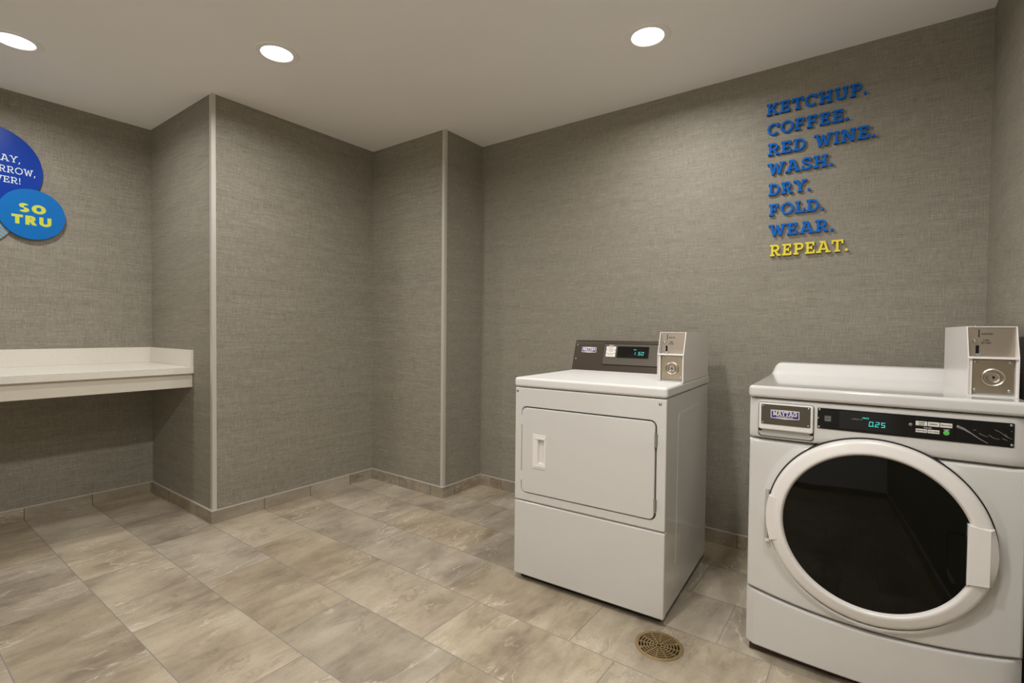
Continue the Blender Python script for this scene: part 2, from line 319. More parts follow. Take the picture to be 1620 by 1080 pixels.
# ------------------------------------------------------------------ lettering drawn from strokes
def glyph(ch, w, serif=True):
    """returns (list of convex outlines, advance); cap height is 1"""
    P = []; t = w * 0.86; h = w / 2; s = 0.5 * w + 0.105 if serif else 0
    cnt = [0]
    def put(q): P.append((q, cnt[0]))
    def nxt(): cnt[0] += 1
    def R(x0, x1, y0, y1): nxt(); put([(x0, y0), (x1, y0), (x1, y1), (x0, y1)])
    def V(x, a=0, b=1): R(x - h, x + h, a, b)
    def SF(x, y, l=None, r=None):
        if not serif: return
        l = s if l is None else l; r = s if r is None else r
        R(x - l, x + r, 0, t) if y == 0 else R(x - l, x + r, 1 - t, 1)
    def D(x0, y0, x1, y1, k=1.0):
        L = math.hypot(x1 - x0, y1 - y0); hx = abs(h * k * L / max(abs(y1 - y0), 1e-4))
        nxt(); put([(x0 - hx, y0), (x0 + hx, y0), (x1 + hx, y1), (x1 - hx, y1)])
    def A(cx, cy, rx, ry, a0, a1, n=14, ky=0.88):
        nxt()
        for i in range(n):
            q = []
            for a, k in ((a0 + (a1 - a0) * i / n, -1), (a0 + (a1 - a0) * (i + 1) / n, -1), (a0 + (a1 - a0) * (i + 1) / n, 1), (a0 + (a1 - a0) * i / n, 1)):
                a = math.radians(a); q.append((cx + (rx + k * h) * math.cos(a), cy + (ry + k * h * ky) * math.sin(a)))
            put(q)
    e = 0.13 + h if serif else 0.02 + h
    o = 0.02
    if ch in 'EF':
        V(e); R(e - (s if serif else h), 0.74 if serif else 0.62, 1 - t, 1); R(e, 0.58 if serif else 0.56, 0.5 - t / 2, 0.5 + t / 2)
        if ch == 'E': R(e - (s if serif else h), 0.78 if serif else 0.64, 0, t)
        else: SF(e, 0, None, s * 1.1)
        if serif:
            R(0.74 - w * .8, 0.74, 0.68, 1); R(0.58 - w * .6, 0.58, 0.36, 0.64)
            if ch == 'E': R(0.78 - w * .8, 0.78, 0, 0.32)
        adv = 0.86 if serif else 0.70
    elif ch == 'K':
        V(e); SF(e, 0); SF(e, 1); D(e + .12, .38, .78, 1, .85); D(.42, .55, .80, 0, .95); SF(.76, 1, s, s * .8); SF(.80, 0, s * .9, s * .7); adv = 1.0
    elif ch == 'T':
        V(.45); R(0.02, .88, 1 - t, 1); SF(.45, 0)
        if serif: R(.02, .02 + w * .8, .66, 1); R(.88 - w * .8, .88, .66, 1)
        adv = .92
    elif ch in 'CG':
        A(.5, .5, .5 - h - .02, .51 - h * .88, 42, 318 if ch == 'C' else 350, 22)
        if serif: R(.90 - w * .8, .90, .64, .98)
        if ch == 'G': V(.5 + .48 - h - .02, .06, .48); R(.55, 1.02, .40, .40 + t)
        adv = .97 if ch == 'C' else 1.05
    elif ch in 'OQ':
        A(.52, .5, .52 - h - .02, .515 - h * .88, 0, 360, 30)
        if ch == 'Q': D(.92, -.08, .55, .30, .8)
        adv = 1.04
    elif ch == 'H':
        V(e); V(1.0 - e); R(e, 1 - e, .5 - t / 2, .5 + t / 2)
        for x in (e, 1 - e): SF(x, 0); SF(x, 1)
        adv = 1.03
    elif ch == 'U':
        b = e; c = 1.0 - e; V(b, .36, 1); V(c, .36, 1); A((b + c) / 2, .36, (c - b) / 2, .37 - h * .88, 180, 360, 16); SF(b, 1); SF(c, 1); adv = 1.02
    elif ch in 'PR':
        V(e); SF(e, 0, None, s * 1.05 if ch == 'P' else s); R(e - (s if serif else h), .50, 1 - t, 1); y0 = .40; R(e, .50, y0, y0 + t)
        A(.50, (1 + y0) / 2, .27 - h + .03, (1 - y0) / 2 - h * .86, -90, 90, 14, .86)
        if ch == 'R': D(.45, .48, .74, 0, .95); SF(.78, 0, s * .7, s * .7); adv = .96
        else: adv = .84
    elif ch == 'D':
        V(e); R(e - (s if serif else h), .42, 1 - t, 1); R(e - (s if serif else h), .42, 0, t); A(.42, .5, .50 - h, .5 - h * .86, -90, 90, 18, .86); adv = .98
    elif ch == 'W':
        D(.17, 1, .41, 0, .95); D(.41, 0, .64, .92, .85); D(.64, .92, .86, 0, .85); D(.86, 0, 1.10, 1, .95); SF(.17, 1); SF(1.10, 1); R(.41 - h, .41 + h, -.01, .05); adv = 1.28
    elif ch == 'M':
        V(e); V(1.25 - e); D(.62, .12, e + .04, 1, .95); D(.62, .12, 1.21 - e, 1, .95); SF(e, 0); SF(1.25 - e, 0); SF(e, 1, s, 0); SF(1.25 - e, 1, 0, s); adv = 1.28
    elif ch == 'I':
        V(e); SF(e, 0); SF(e, 1); adv = 2 * e
    elif ch == 'N':
        V(e); V(1.05 - e); D(1.05 - e - .02, 0, e + .02, 1, .95); SF(e, 0); SF(e, 1, s, 0); SF(1.05 - e, 1); adv = 1.06
    elif ch == 'A':
        D(.16, 0, .47, 1, .95); D(.86, 0, .55, 1, .95); R(.28, .74, .24, .24 + t * .9); SF(.16, 0); SF(.86, 0); R(.22 if serif else .47 - h, .55 + h, 1 - t, 1); adv = 1.03
    elif ch == 'S':
        A(.40, .735, .34 - h, .275 - h * .88, 25, 270, 16); A(.40, .275, .36 - h, .285 - h * .88, 90, -155, 16)
        if serif: R(.70 - w * .7, .70, .66, .97); R(.06, .06 + w * .7, .03, .36)
        adv = .80
    elif ch == 'Y':
        D(.47, .42, .15, 1, .9); D(.47, .42, .80, 1, .9); V(.475, 0, .46); SF(.15, 1); SF(.80, 1); SF(.475, 0); adv = .96
    elif ch == 'L':
        V(e); SF(e, 1, None, s); R(e - (s if serif else h), .76, 0, t)
        if serif: R(.76 - w * .8, .76, 0, .36)
        adv = .80
    elif ch == 'V':
        D(.47, 0, .15, 1, .95); D(.47, 0, .80, 1, .95); SF(.15, 1); SF(.80, 1); adv = .95
    elif ch in '.,!':
        r = .115 if w > .16 else .085
        put([(.14 + r * math.cos(a * PI / 10), r + r * math.sin(a * PI / 10)) for a in range(20)])
        if ch == ',': nxt(); put([(.14 + r, r), (.06, -.2), (.02, -.2), (.10, r)])
        if ch == '!': put([(.14 - h * .5, .3), (.14 + h * .5, .3), (.14 + h, 1), (.14 - h, 1)])
        adv = .34
    else: adv = .45
    return P, adv
def text_width(s, w, serif, track): return sum(glyph(c, w, serif)[1] + track for c in s) - track
def text(bm, s, x0, x1, zb, cap, v0, v1, w=.2, serif=True, track=.03, slant=0.0, place=None):
    """whole line fitted between x0 and x1"""
    k = (x1 - x0) / text_width(s, w, serif, track); x = x0
    for c in s:
        ps, a = glyph(c, w, serif)
        for p, ly in ps: prism(bm, [(x + px * k + slant * pz * cap, zb + pz * cap) for px, pz in p], v0 - .00002 * ly, v1)
        x += (a + track) * k
    return bm
SEG = {'0': 'abcdef', '1': 'ef', '2': 'abged', '5': 'afgcd', '.': ''}
def digits(bm, s, x0, zb, hgt, wd, gap, v0, v1, slant=0.14, t=0.13):
    x = x0; T = t * hgt
    def q(pts): prism(bm, [(x + px + slant * pz, zb + pz) for px, pz in pts], v0, v1)
    for c in s:
        if c == '.':
            x -= gap * 0.75; q([(0, 0), (T, 0), (T, T), (0, T)]); x += gap * 0.75 + T * .4; continue
        for sg in SEG[c]:
            g = T * .15; m = hgt / 2
            if sg == 'a': q([(g, hgt), (wd - g, hgt), (wd - T, hgt - T), (T, hgt - T)])
            if sg == 'd': q([(g, 0), (wd - g, 0), (wd - T, T), (T, T)])
            if sg == 'g': q([(T * .6, m - T / 2), (wd - T * .6, m - T / 2), (wd - T * .6, m + T / 2), (T * .6, m + T / 2)])
            if sg == 'f': q([(0, m + g), (T, m + T * .6), (T, hgt - T), (0, hgt - g)])
            if sg == 'e': q([(0, g), (T, T), (T, m - T * .6), (0, m - g)])
            if sg == 'b': q([(wd - T, m + T * .6), (wd, m + g), (wd, hgt - g), (wd - T, hgt - T)])
            if sg == 'c': q([(wd - T, T), (wd, g), (wd, m - g), (wd - T, m - T * .6)])
        x += wd + gap
    return bm

# ------------------------------------------------------------------ room shell
def structure(name, bm, m, smooth=0):
    o = obj(name, bm, m, None, smooth); o['kind'] = 'structure'; return o
TW = 0.08
DRAIN = (1.70, -1.037); DR = 0.083
def floor_mesh():
    bm = B(); n = 48; cx, cy = DRAIN; h = 0.16
    x0, x1, y0, y1 = XA - .1, XR + .1, YF - .1, .1
    sq = []
    for i in range(n):
        a = 2 * PI * i / n; c, s = math.cos(a), math.sin(a); k = h / max(abs(c), abs(s)); sq.append((cx + c * k, cy + s * k, 0))
    ci = [(cx + (DR - .004) * math.cos(2 * PI * i / n), cy + (DR - .004) * math.sin(2 * PI * i / n), 0) for i in range(n)]
    loops(bm, [sq, ci])
    xs = [x0, cx - h, cx + h, x1]; ys = [y0, cy - h, cy + h, y1]
    for i in range(3):
        for j in range(3):
            if i == 1 and j == 1: continue
            bm.faces.new([bm.verts.new(q) for q in ((xs[i], ys[j], 0), (xs[i + 1], ys[j], 0), (xs[i + 1], ys[j + 1], 0), (xs[i], ys[j + 1], 0))])
    return bm
fl = floor_mesh()
for f in fl.faces:
    f.normal_update()
structure('floor', fl, 'floor')
structure('ceiling', box(B(), XA - .1, XR + .1, YF - .1, .1, H, H + .08), 'ceil')
structure('wall_left', box(B(), XA - TW, XA, YF - .1, Y2, 0, H), 'wall')
structure('wall_left_end', box(B(), XA - TW, XB, Y2, Y2 + TW, 0, H), 'wall')
structure('wall_middle', box(B(), XB - TW, XB, Y2 + TW, Y1, 0, H), 'wall')
structure('wall_middle_end', box(B(), XB - TW, 0, Y1, Y1 + TW, 0, H), 'wall')
structure('wall_corner', box(B(), -TW, 0, Y1 + TW, 0, 0, H), 'wall')
structure('wall_back', box(B(), -TW, XR + TW, 0, TW, 0, H), 'wall')
structure('wall_right', box(B(), XR, XR + TW, YF - .1, 0, 0, H), 'wall')
structure('wall_front', box(B(), XA, XR, YF - TW, YF, 0, H), 'ceil')
# tiled skirting with a thin light edge strip on top
BT = 0.011
def skirting(name, x0, x1, y0, y1, m):
    o = structure(name, box(B(), x0, x1, y0, y1, 0, HB), m)
    obj('edge_strip', box(B(), x0, x1, y0, y1, HB, HB + .004), 'trim', o, 0)
skirting('baseboard_left', XA, XA + BT, YF, Y2 - BT, 'sky')
skirting('baseboard_left_end', XA, XB, Y2 - BT, Y2, 'skx')
skirting('baseboard_middle', XB, XB + BT, Y2 - BT, Y1 - BT, 'sky')
skirting('baseboard_middle_end', XB, 0, Y1 - BT, Y1, 'skx')
skirting('baseboard_corner', 0, BT, Y1 - BT, -BT, 'sky')
skirting('baseboard_back', 0, XR, -BT, 0, 'skx')
skirting('baseboard_right', XR - BT, XR, YF, -BT, 'sky')
skirting('baseboard_front', XA + BT, XR - BT, YF, YF + BT, 'skx')
def corner_trim(name, x, y):
    s, t = 0.021, 0.0025
    bm = prism(B(), [(x + t, y - t), (x + t, y + s), (x, y + s), (x, y), (x - s, y), (x - s, y - t)], HB + .004, H, 'z')
    structure(name, bm, 'trim')
corner_trim('trim_1', XB, Y2)
corner_trim('trim_2', 0, Y1)
# plain door in the wall behind the camera
d = structure('door_1', box(B(), -.55, .37, YF, YF + .03, 0, 2.06, .003), 'door')
obj('door_handle', lathe(lathe(B(), [(0.001, YF + .075), (.026, YF + .075), (.026, YF + .055), (.012, YF + .05), (.012, YF + .03)], .29, 1.0, 24, True), [(.03, YF + .034), (.03, YF + .028)], .29, 1.0, 24, True), 'chrome', d)

# ------------------------------------------------------------------ recessed downlights
def downlight(x, y, label, group='recessed ceiling downlights', flood=False):
    t = tag(empty('downlight', (x, y, H)), label, 'ceiling light', group)
    obj('trim_ring', lathez(B(), [(.069, -.001), (.072, -.004), (.088, -.006), (.097, -.004), (.1, -.0005)], 0, 0, 64), 'ring', t)
    obj('lens', lathez(B(), [(.001, -.0022), (.03, -.0022), (.0695, -.0016)], 0, 0, 48, True), 'lens', t)
    if flood:
        ld = bpy.data.lights.new('downlight_beam', 'SPOT'); ld.spot_size = math.radians(168); ld.spot_blend = 0.6; ld.shadow_soft_size = 0.05; ld.energy = FLOOD_W; ld.color = LAMP_COL
    else:
        ld = bpy.data.lights.new('downlight_beam', 'AREA'); ld.shape = 'DISK'; ld.size = 0.128; ld.energy = LAMP_W; ld.color = LAMP_COL; ld.spread = LAMP_SPREAD
    lo = bpy.data.objects.new('downlight_beam', ld); COL.objects.link(lo); lo.parent = t; lo.location = (0, 0, -.012)
    return t
downlight(-0.938, -2.255, 'round ceiling downlight cut by the left edge of the photo, nearest the folding counter')
downlight(-0.040, -1.497, 'round ceiling downlight between the other two, facing the wide side wall')
downlight(1.455, -0.610, 'round ceiling downlight above the dryer, rightmost of the three')
for x, y, lb in ((1.50, -2.15, 'wide flood ceiling downlight out of the frame above the open floor'), (1.50, -3.25, 'wide flood ceiling downlight out of the frame near the entrance door'), (2.35, -1.75, 'round ceiling downlight out of the frame in front of the washer')):
    downlight(x, y, lb, flood=x < 2)

# ------------------------------------------------------------------ folding counter
XFR = -0.976
ct = tag(empty('folding_counter', ((XA + XFR) / 2, -2.3, 0.764)), 'white stone folding counter with upstand fixed along the left wall', 'counter')
ct_off = Vector(ct.location)
def cobj(name, bm, m, **k):
    bm.transform(Matrix.Translation(-ct_off)); return obj(name, bm, m, ct, **k)
YE = -3.2
cobj('worktop', box(B(), XA, XFR, YE, Y2, .845, .885, .003, 2), 'quartz')
cobj('backsplash', box(B(), XA, XA + .02, YE, Y2, .885, .985, .002, 2), 'quartz')
cobj('side_splash', box(B(), XA + .02, XFR - .002, Y2 - .02, Y2, .885, .985, .002, 2), 'quartz')
ap = cobj('front_rail', box(B(), XFR - .05, XFR - .022, YE, Y2, .762, .845, .002, 2), 'apron')
ap['label'] = 'painted rail under the worktop'
cobj('support_cleat', box(box(B(), XA, XA + .03, YE, Y2, .79, .845), XA + .03, XFR - .05, Y2 - .03, Y2, .79, .845), 'apron')

# ------------------------------------------------------------------ round wall sign (three overlapping discs, lettered)
sg = tag(empty('bubble_sign', (XA, -2.2, 1.85)), 'cluster of overlapping round blue speech discs on the left wall', 'sign')
TO_WALL = Matrix(((0, -1, 0), (1, 0, 0), (0, 0, 1))).to_4x4()     # local (u, v, z): u -> +y, v -> -x  (v grows into the wall)
def disc(name, y, z, r, d0, d1, m, par=sg, n=96):
    bm = plate(B(), cf(y + 2.2, z - 1.85, r, n), -d1, -d0, .0012, 2)
    bm.transform(TO_WALL); return obj(name, bm, m, par)
d1 = disc('striped_disc', -2.338, 1.735, .182, .0, .012, 'stripe' if 'stripe' in M else 'azure')
M['stripe'] = stripes(); d1.data.materials[0] = M['stripe']; d1['label'] = 'disc printed with slanting blue stripes'
d2 = disc('dark_blue_disc', -2.268, 1.995, .229, .004, .018, 'blue'); d2['label'] = 'large royal blue disc with white words'
d3 = disc('bright_blue_disc', -2.086, 1.757, .1425, .006, .026, 'azure'); d3['label'] = 'smaller azure disc with lime words'
def sign_text(name, s, y0, y1, z, cap, dep, m, par, **k):
    bm = text(B(), s, y0 + 2.2, y1 + 2.2, z - 1.85, cap, -dep - .0006, -dep + .0004, **k); bm.transform(TO_WALL); return obj(name, bm, m, par, 0)
sign_text('lettering', 'TODAY,', -2.318, -2.130, 2.034, .0365, .018, 'whiteink', d2, w=.13, track=.05)
sign_text('lettering', 'TOMORROW,', -2.363, -2.068, 1.9725, .0365, .018, 'whiteink', d2, w=.13, track=.05)
sign_text('lettering', 'FOREVER!', -2.362, -2.130, 1.917, .0345, .018, 'whiteink', d2, w=.13, track=.05)
sign_text('lettering', 'SO', -2.146, -2.028, 1.764, .050, .026, 'yellow', d3, w=.32, serif=False, track=.1)
sign_text('lettering', 'TRU', -2.174, -2.004, 1.695, .052, .026, 'yellow', d3, w=.32, serif=False, track=.12)

# ------------------------------------------------------------------ standing letters on the back wall
LINES = [('KETCHUP.', 1.841, 2.253, 2.200, .0565), ('COFFEE.', 1.846, 2.188, 2.1005, .0565), ('RED WINE.', 1.850, 2.288, 2.0015, .0575), ('WASH.', 1.852, 2.131, 1.9045, .057),
         ('DRY.', 1.857, 2.042, 1.803, .057), ('FOLD.', 1.861, 2.099, 1.7025, .057), ('WEAR.', 1.863, 2.139, 1.601, .0565), ('REPEAT.', 1.869, 2.197, 1.502, .0555)]
ORD = ['first', 'second', 'third', 'fourth', 'fifth', 'sixth', 'seventh']
for li, (s, x0, x1, zb, cap) in enumerate(LINES):
    W_, TR = .178, .06
    k = (x1 - x0) / text_width(s, W_, True, TR); x = x0
    colr = 'yellow' if li == 7 else 'blue'; m = 'letter2' if li == 7 else 'letter'
    word = s.rstrip('.'); seen = {}
    for i, c in enumerate(s):
        ps, a = glyph(c, W_, True)
        if c != ' ':
            cx = x + a * k / 2
            bm = B()
            for p, ly in ps: prism(bm, [(x + px * k - cx, pz * cap) for px, pz in p], -.0125 - .0001 * ly, 0)
            o = obj('wall_full_stop' if c == '.' else 'wall_letter', bm, m, None, 0, (cx, -.0005, zb))
            if c == '.': lab = '%s raised full stop closing the line %s on the back wall' % (colr, word)
            else:
                tot = s.count(c); seen[c] = seen.get(c, 0) + 1
                nth = '' if tot == 1 else (ORD[seen[c] - 1] + ' ')
                lab = '%s slab serif letter, the %s%s in the line %s on the back wall' % (colr, nth, c, word)
            tag(o, lab, 'letter', 'slab serif letters on the back wall')
        x += (a + TR) * k

# ------------------------------------------------------------------ floor drain
dr = tag(empty('floor_drain', (DRAIN[0], DRAIN[1], 0)), 'round brass floor drain in the tiles in front of the dryer', 'drain')
obj('rim', lathez(B(), [(DR - .010, .0002), (DR - .010, .0035), (DR - .004, .004), (DR, .0025), (DR + .0005, -.001)], 0, 0, 64), 'brass', dr)
g = B()
for r in (.0095, .0205, .0310, .0415, .0520, .0625, .0725):
    lathez(g, [(r - .0019, -.004), (r - .0019, .0022), (r + .0019, .0022), (r + .0019, -.004), (r - .0019, -.004)], 0, 0, 64)
for k in range(12):
    a = 2 * PI * k / 12 + .2; c, s_ = math.cos(a), math.sin(a); r_a = .0095 if k % 2 == 0 else .0205
    p0, p1, hw = r_a, .074, .0018
    prism(g, [(c * p0 - s_ * hw, s_ * p0 + c * hw), (c * p0 + s_ * hw, s_ * p0 - c * hw), (c * p1 + s_ * hw, s_ * p1 - c * hw), (c * p1 - s_ * hw, s_ * p1 + c * hw)], -.004, .0024, 'z')
for k in range(2):
    a = 2 * PI * k / 2 + .75; lathez(g, [(.0001, .0028), (.0045, .0028), (.0055, .0022)], .0675 * math.cos(a), .0675 * math.sin(a), 16, True)
obj('grate', g, 'brass', dr)
obj('drain_body', lathez(B(), [(DR - .004, -.001), (DR - .006, -.03), (.03, -.05), (.001, -.05)], 0, 0, 48, False, True), 'pit', dr)

# ------------------------------------------------------------------ shared machine pieces
def screw(par, u, z, v, r=.005, name='screw', mtx=None, m='screw'):
    bm = lathe(B(), [(.0002, v - r * .5), (r * .55, v - r * .48), (r * .9, v - r * .3), (r, v - r * .1), (r, v + .001)], u, z, 20, True)
    box(bm, u - r * .55, u + r * .55, v - r * .56, v - r * .4, z - r * .12, z + r * .12)
    if mtx: bm.transform(mtx)
    return obj(name, bm, m, par)
def badge(par, u0_, u1_, z0_, z1_, v, mtx=None):
    """silver framed navy nameplate with a slight point at the bottom middle"""
    def X(bm):
        if mtx: bm.transform(mtx)
        return bm
    um = (u0_ + u1_) / 2; hh = z1_ - z0_
    out = [(u0_, z0_), (um, z0_ - hh * .09), (u1_, z0_), (u1_, z1_), (um, z1_ + hh * .03), (u0_, z1_)]
    b = obj('badge', X(prism(B(), out, v - .0022, v, 'y', .0006, 1)), 'silver', par, 0)
    return b, um, hh
def coin_meter(par, us, v0, z, w=.108, dep=.455):
    """coin box: white shell with two recessed faces; returned parts hang under the shell"""
    zl, zm, zt, t = z, z + .1145, z + .2085, .0026
    prof = [(v0, zl), (v0, zm), (v0 + .036, zt), (v0 + dep, zt), (v0 + dep, zl)]
    bm = B()
    for x in (us, us + w - t): prism(bm, prof, x, x + t, 'x')
    box(bm, us + t, us + w - t, v0 + .036, v0 + dep, zt - t, zt)
    box(bm, us + t, us + w - t, v0 + dep - t, v0 + dep, zl, zt - t)
    prism(bm, [(v0, zm - .003), (v0 + .001, zm + .003), (v0 + .062, zm + .003), (v0 + .062, zm - .003)], us + t, us + w - t, 'x')
    box(bm, us + t, us + w - t, v0 - .001, v0 + dep - t, zl, zl + t)
    box(bm, us + t, us + .011, v0 + .006, v0 + .045, zl + t, zm - .003); box(bm, us + w - .0065, us + w - t, v0 + .006, v0 + .045, zl + t, zm - .003)
    c = obj('coin_meter', bm, 'meter', par, 0); c['label'] = 'white coin box with steel faces'
    a, b = us + t, us + w - t
    obj('coin_plate', box(B(), a, b, v0 + .040, v0 + .044, zm + .003, zt - t), 'steel', c, 0)['label'] = 'steel coin plate'
    fu = us + .024
    obj('coin_slot', box(B(), fu + .004, fu + .0065, v0 + .0394, v0 + .041, zt - .033, zt - .010), 'blackm', c, 0)
    obj('return_knob', lathe(B(), [(.0002, v0 + .026), (.0045, v0 + .0265), (.0055, v0 + .030), (.004, v0 + .034), (.0065, v0 + .0365), (.0065, v0 + .041)], fu - .004, zt - .045, 24, True), 'chrome', c)
    obj('return_slot', box(B(), fu - .0015, fu + .0062, v0 + .0394, v0 + .041, zm + .012, zm + .036), 'blackm', c, 0)
    obj('return_cup', box(B(), fu - .003, fu + .0105, v0 + .029, v0 + .041, zm + .005, zm + .012, .002), 'chrome', c)
    tx = text(B(), 'QUARTERS', fu + .011, fu + .037, zt - .0255, .005, v0 + .0393, v0 + .0405, w=.22, serif=False, track=.12)
    text(tx, 'COIN', fu + .015, fu + .028, zt - .045, .005, v0 + .0393, v0 + .0405, w=.22, serif=False, track=.12)
    text(tx, 'RETURN', fu + .011, fu + .032, zt - .0525, .005, v0 + .0393, v0 + .0405, w=.22, serif=False, track=.12)
    obj('lettering', tx, 'ink', c, 0)
    la, lb, lz0, lz1 = us + .0135, us + w - .0085, zl + .010, zm - .006
    obj('lock_plate', plate(B(), rrf(la, lb, lz0, lz1, .003), v0 + .016, v0 + .02, .001, 2), 'steel2', c)['label'] = 'bronze toned lock plate'
    obj('lock_backing', box(B(), us + .011, us + w - .0065, v0 + .0205, v0 + .024, zl + t, zm - .003), 'cup', c, 0)
    cx, cz = (la + lb) / 2 + .001, (lz0 + lz1) / 2 - .003
    obj('lock_ring', lathe(B(), [(.0275, v0 + .0165), (.0265, v0 + .0125), (.0240, v0 + .0110), (.0215, v0 + .0125), (.0205, v0 + .0155), (.0175, v0 + .0155), (.0165, v0 + .0125), (.0145, v0 + .0105), (.0125, v0 + .012), (.011, v0 + .0135), (.0002, v0 + .0135)], cx, cz, 48, False, True), 'steel', c)
    kh = lathe(B(), [(.0002, v0 + .0128), (.0032, v0 + .0128), (.0032, v0 + .0138)], cx, cz + .001, 16, True); box(kh, cx - .0012, cx + .0012, v0 + .0127, v0 + .0138, cz - .005, cz + .001)
    obj('keyhole', kh, 'blackm', c, 0)
    for i, (u, zz) in enumerate(((la + .006, lz0 + .007), (lb - .008, lz0 + .007), (la + .006, lz1 - .007), (lb - .008, lz1 - .007))):
        screw(c, u, zz, v0 + .0165, .0052)
    e = B(); text(e, 'GREEN', la + .016, la + .042, lz1 - .0085, .0065, v0 + .0157, v0 + .0165, w=.16, serif=True, track=.25)
    obj('embossed_lettering', e, 'steel', c, 0)
    obj('top_screw', lathez(B(), [(.0002, zt + .006), (.004, zt + .006), (.004, zt)], us + .045, v0 + .19, 16, True), 'chrome', c)
    return c

# ------------------------------------------------------------------ dryer
DW, DD, DH = .676, .705, .9127
dy = tag(empty('tumble_dryer', (1.0023, -.9607, 0), .0463), 'white front loading dryer with square door and brown control console, left of the washer', 'dryer')
obj('cabinet', box(B(), .003, DW - .003, .012, DD, .030, .870, .004, 2), 'enamel', dy)
so = lambda d: [(.165 + d, .185 + d), (.30, .215 + d), (.46, .25 + d), (.525 - d, .30), (.535 - d, .40), (.535 - d, .77), (.52 - d, .795 - d), (.19 + d, .795 - d), (.175 + d, .77)]
sp_ = plate(B(), so, -.0016, .0, .0015, 2); sp_.transform(Matrix(((0, -1, 0, DW - .003), (1, 0, 0, 0), (0, 0, 1, 0), (0, 0, 0, 1))))
obj('side_embossing', sp_, 'enamel', dy, 20)
fp = rrf(.0, DW, .366, .868, .006); DOOR = (.0385, .6345, .4055, .7805, .022)
obj('front_panel', plate(B(), fp, 0, .028, .005, 3, rrf(DOOR[0] - .004, DOOR[1] + .004, DOOR[2] - .004, DOOR[3] + .004, .025)), 'enamel', dy)
obj('door_shadow_gap', box(B(), DOOR[0] - .003, DOOR[1] + .003, .0105, .0118, DOOR[2] - .003, DOOR[3] + .003), 'gap', dy, 0)
HR = (.122, .153, .541, .645)
dd_ = obj('door', plate(B(), rrf(*DOOR), -.004, .010, .004, 3, rrf(HR[0], HR[1], HR[2], HR[3], .003)), 'enamel', dy)
hb = plate(B(), rrf(.096, .163, .519, .668, .003), -.0065, -.003, .0015, 2, rrf(HR[0], HR[1], HR[2], HR[3], .003))
plate(hb, rrf(.108, .1585, .648, .656, .002), -.0085, -.006, .001, 2); plate(hb, rrf(.108, .1585, .528, .535, .002), -.0085, -.006, .001, 2)
loops(hb, [[(p[0], v, p[1]) for p in rr(HR[0] + k, HR[1] - k * .6, HR[2] + k, HR[3] - k, .003)] for v, k in ((-.006, 0), (.006, .002), (.0095, .004))], False, True)
obj('handle', hb, 'plastic', dd_)['label'] = 'recessed white plastic pull'
for z in (.685, .435):
    h = B(); tube(h, [(.6375, -.005, z), (.6375, -.005, z + .054)], .0042, 12); box(h, .6395, .644, -.0015, .001, z + .004, z + .05)
    for q in (.018, .036): tube(h, [(.6375, -.005, z + q - .0004), (.6375, -.005, z + q + .0004)], .0046, 12)
    obj('hinge', h, 'screw', dy)
for z in (.702, .455):
    obj('latch_tab', box(B(), .0345, .039, -.003, .002, z, z + .042, .001), 'plastic', dy)
screw(dy, .0125, .852, 0, .0062); screw(dy, .651, .850, 0, .0062)
obj('lower_panel', plate(B(), rrf(.0, DW, .030, .360, .006), 0, .026, .005, 3), 'enamel', dy)
obj('plinth', box(B(), .02, DW - .02, .03, DD - .02, .006, .030), 'gap', dy, 0)
for u in (.05, DW - .05):
    for v in (.06, DD - .06): obj('foot', lathez(B(), [(.016, .0), (.018, .004), (.014, .007), (.014, .03)], u, v, 20, True), 'blackm', dy)
lid = obj('top_panel', box(B(), -.003, DW + .003, -.004, DD, .8715, DH, .011, 4), 'enamel_matt', dy)
# console, leaning back
ANG = math.atan2(.05, .157)
MT = Matrix.Translation((0, .57, DH)) @ Matrix.Rotation(-ANG, 4, 'X')      # local (u, v<0 outwards, w up the slope)
prof = [(.57, DH), (.614, 1.052), (.617, 1.061), (.623, 1.068), (.632, 1.071), (.70, 1.071), (.70, DH)]
con = obj('console', prism(B(), prof, -.006, .668, 'x'), 'brown', dy, 25); con['label'] = 'dark brown sloping control console'
def T(bm): bm.transform(MT); return bm
obj('control_panel', T(plate(B(), rrf(.165, .60, .036, .1495, .007), -.003, .001, .0022, 3)), 'taupe', con)['label'] = 'taupe inset control panel'
rim_ = plate(B(), rrf(.1635, .60, .0345, .151, .008), -.0038, .001, .0012, 2, rrf(.1662, .598, .0372, .1483, .0065)); obj('panel_rim', T(rim_), 'blackm', con)
obj('display', T(plate(B(), rrf(.2425, .408, .0785, .135, .003), -.0042, -.002, .0008, 2)), 'black', con)['label'] = 'black display reading 1.50'
obj('display_rim', T(plate(B(), rrf(.2405, .4105, .0745, .1365, .004), -.0048, -.002, .0008, 2, rrf(.2432, .4068, .0790, .1345, .003))), 'blackm', con)
dg = digits(B(), '1.50', .3370, .0915, .0170, .0115, .0050, -.0048, -.0040, .16, .11); text(dg, 'PRICE', .3290, .3450, .1180, .0036, -.0048, -.0040, w=.24, serif=False, track=.1)
obj('display_digits', T(dg), 'led', con, 0)
for z0_, z1_ in ((.1165, .1345), (.0978, .1148), (.0785, .0962)): obj('cycle_button', T(plate(B(), rrf(.1805, .2325, z0_, z1_, .0015), -.0042, -.002, .0006, 1)), 'sticker', con)
wl = B(); text(wl, 'PRESS', .1935, .2190, .1378, .0045, -.0036, -.0028, w=.2, serif=False, track=.15); obj('lettering', T(wl), 'whiteink', con, 0)
tk = B()
for z_, a_, b_, wd in ((.1275, .1905, .2225, 'HEAVY DUTY'), (.1205, .1960, .2165, 'COTTON'), (.1085, .1945, .2185, 'NORMAL'), (.0895, .1905, .2225, 'DELICATES')):
    text(tk, wd, a_, b_, z_ - .0015, .0036, -.0046, -.0038, w=.2, serif=False, track=.12)
obj('label_print', T(tk), 'ink', con, 0)
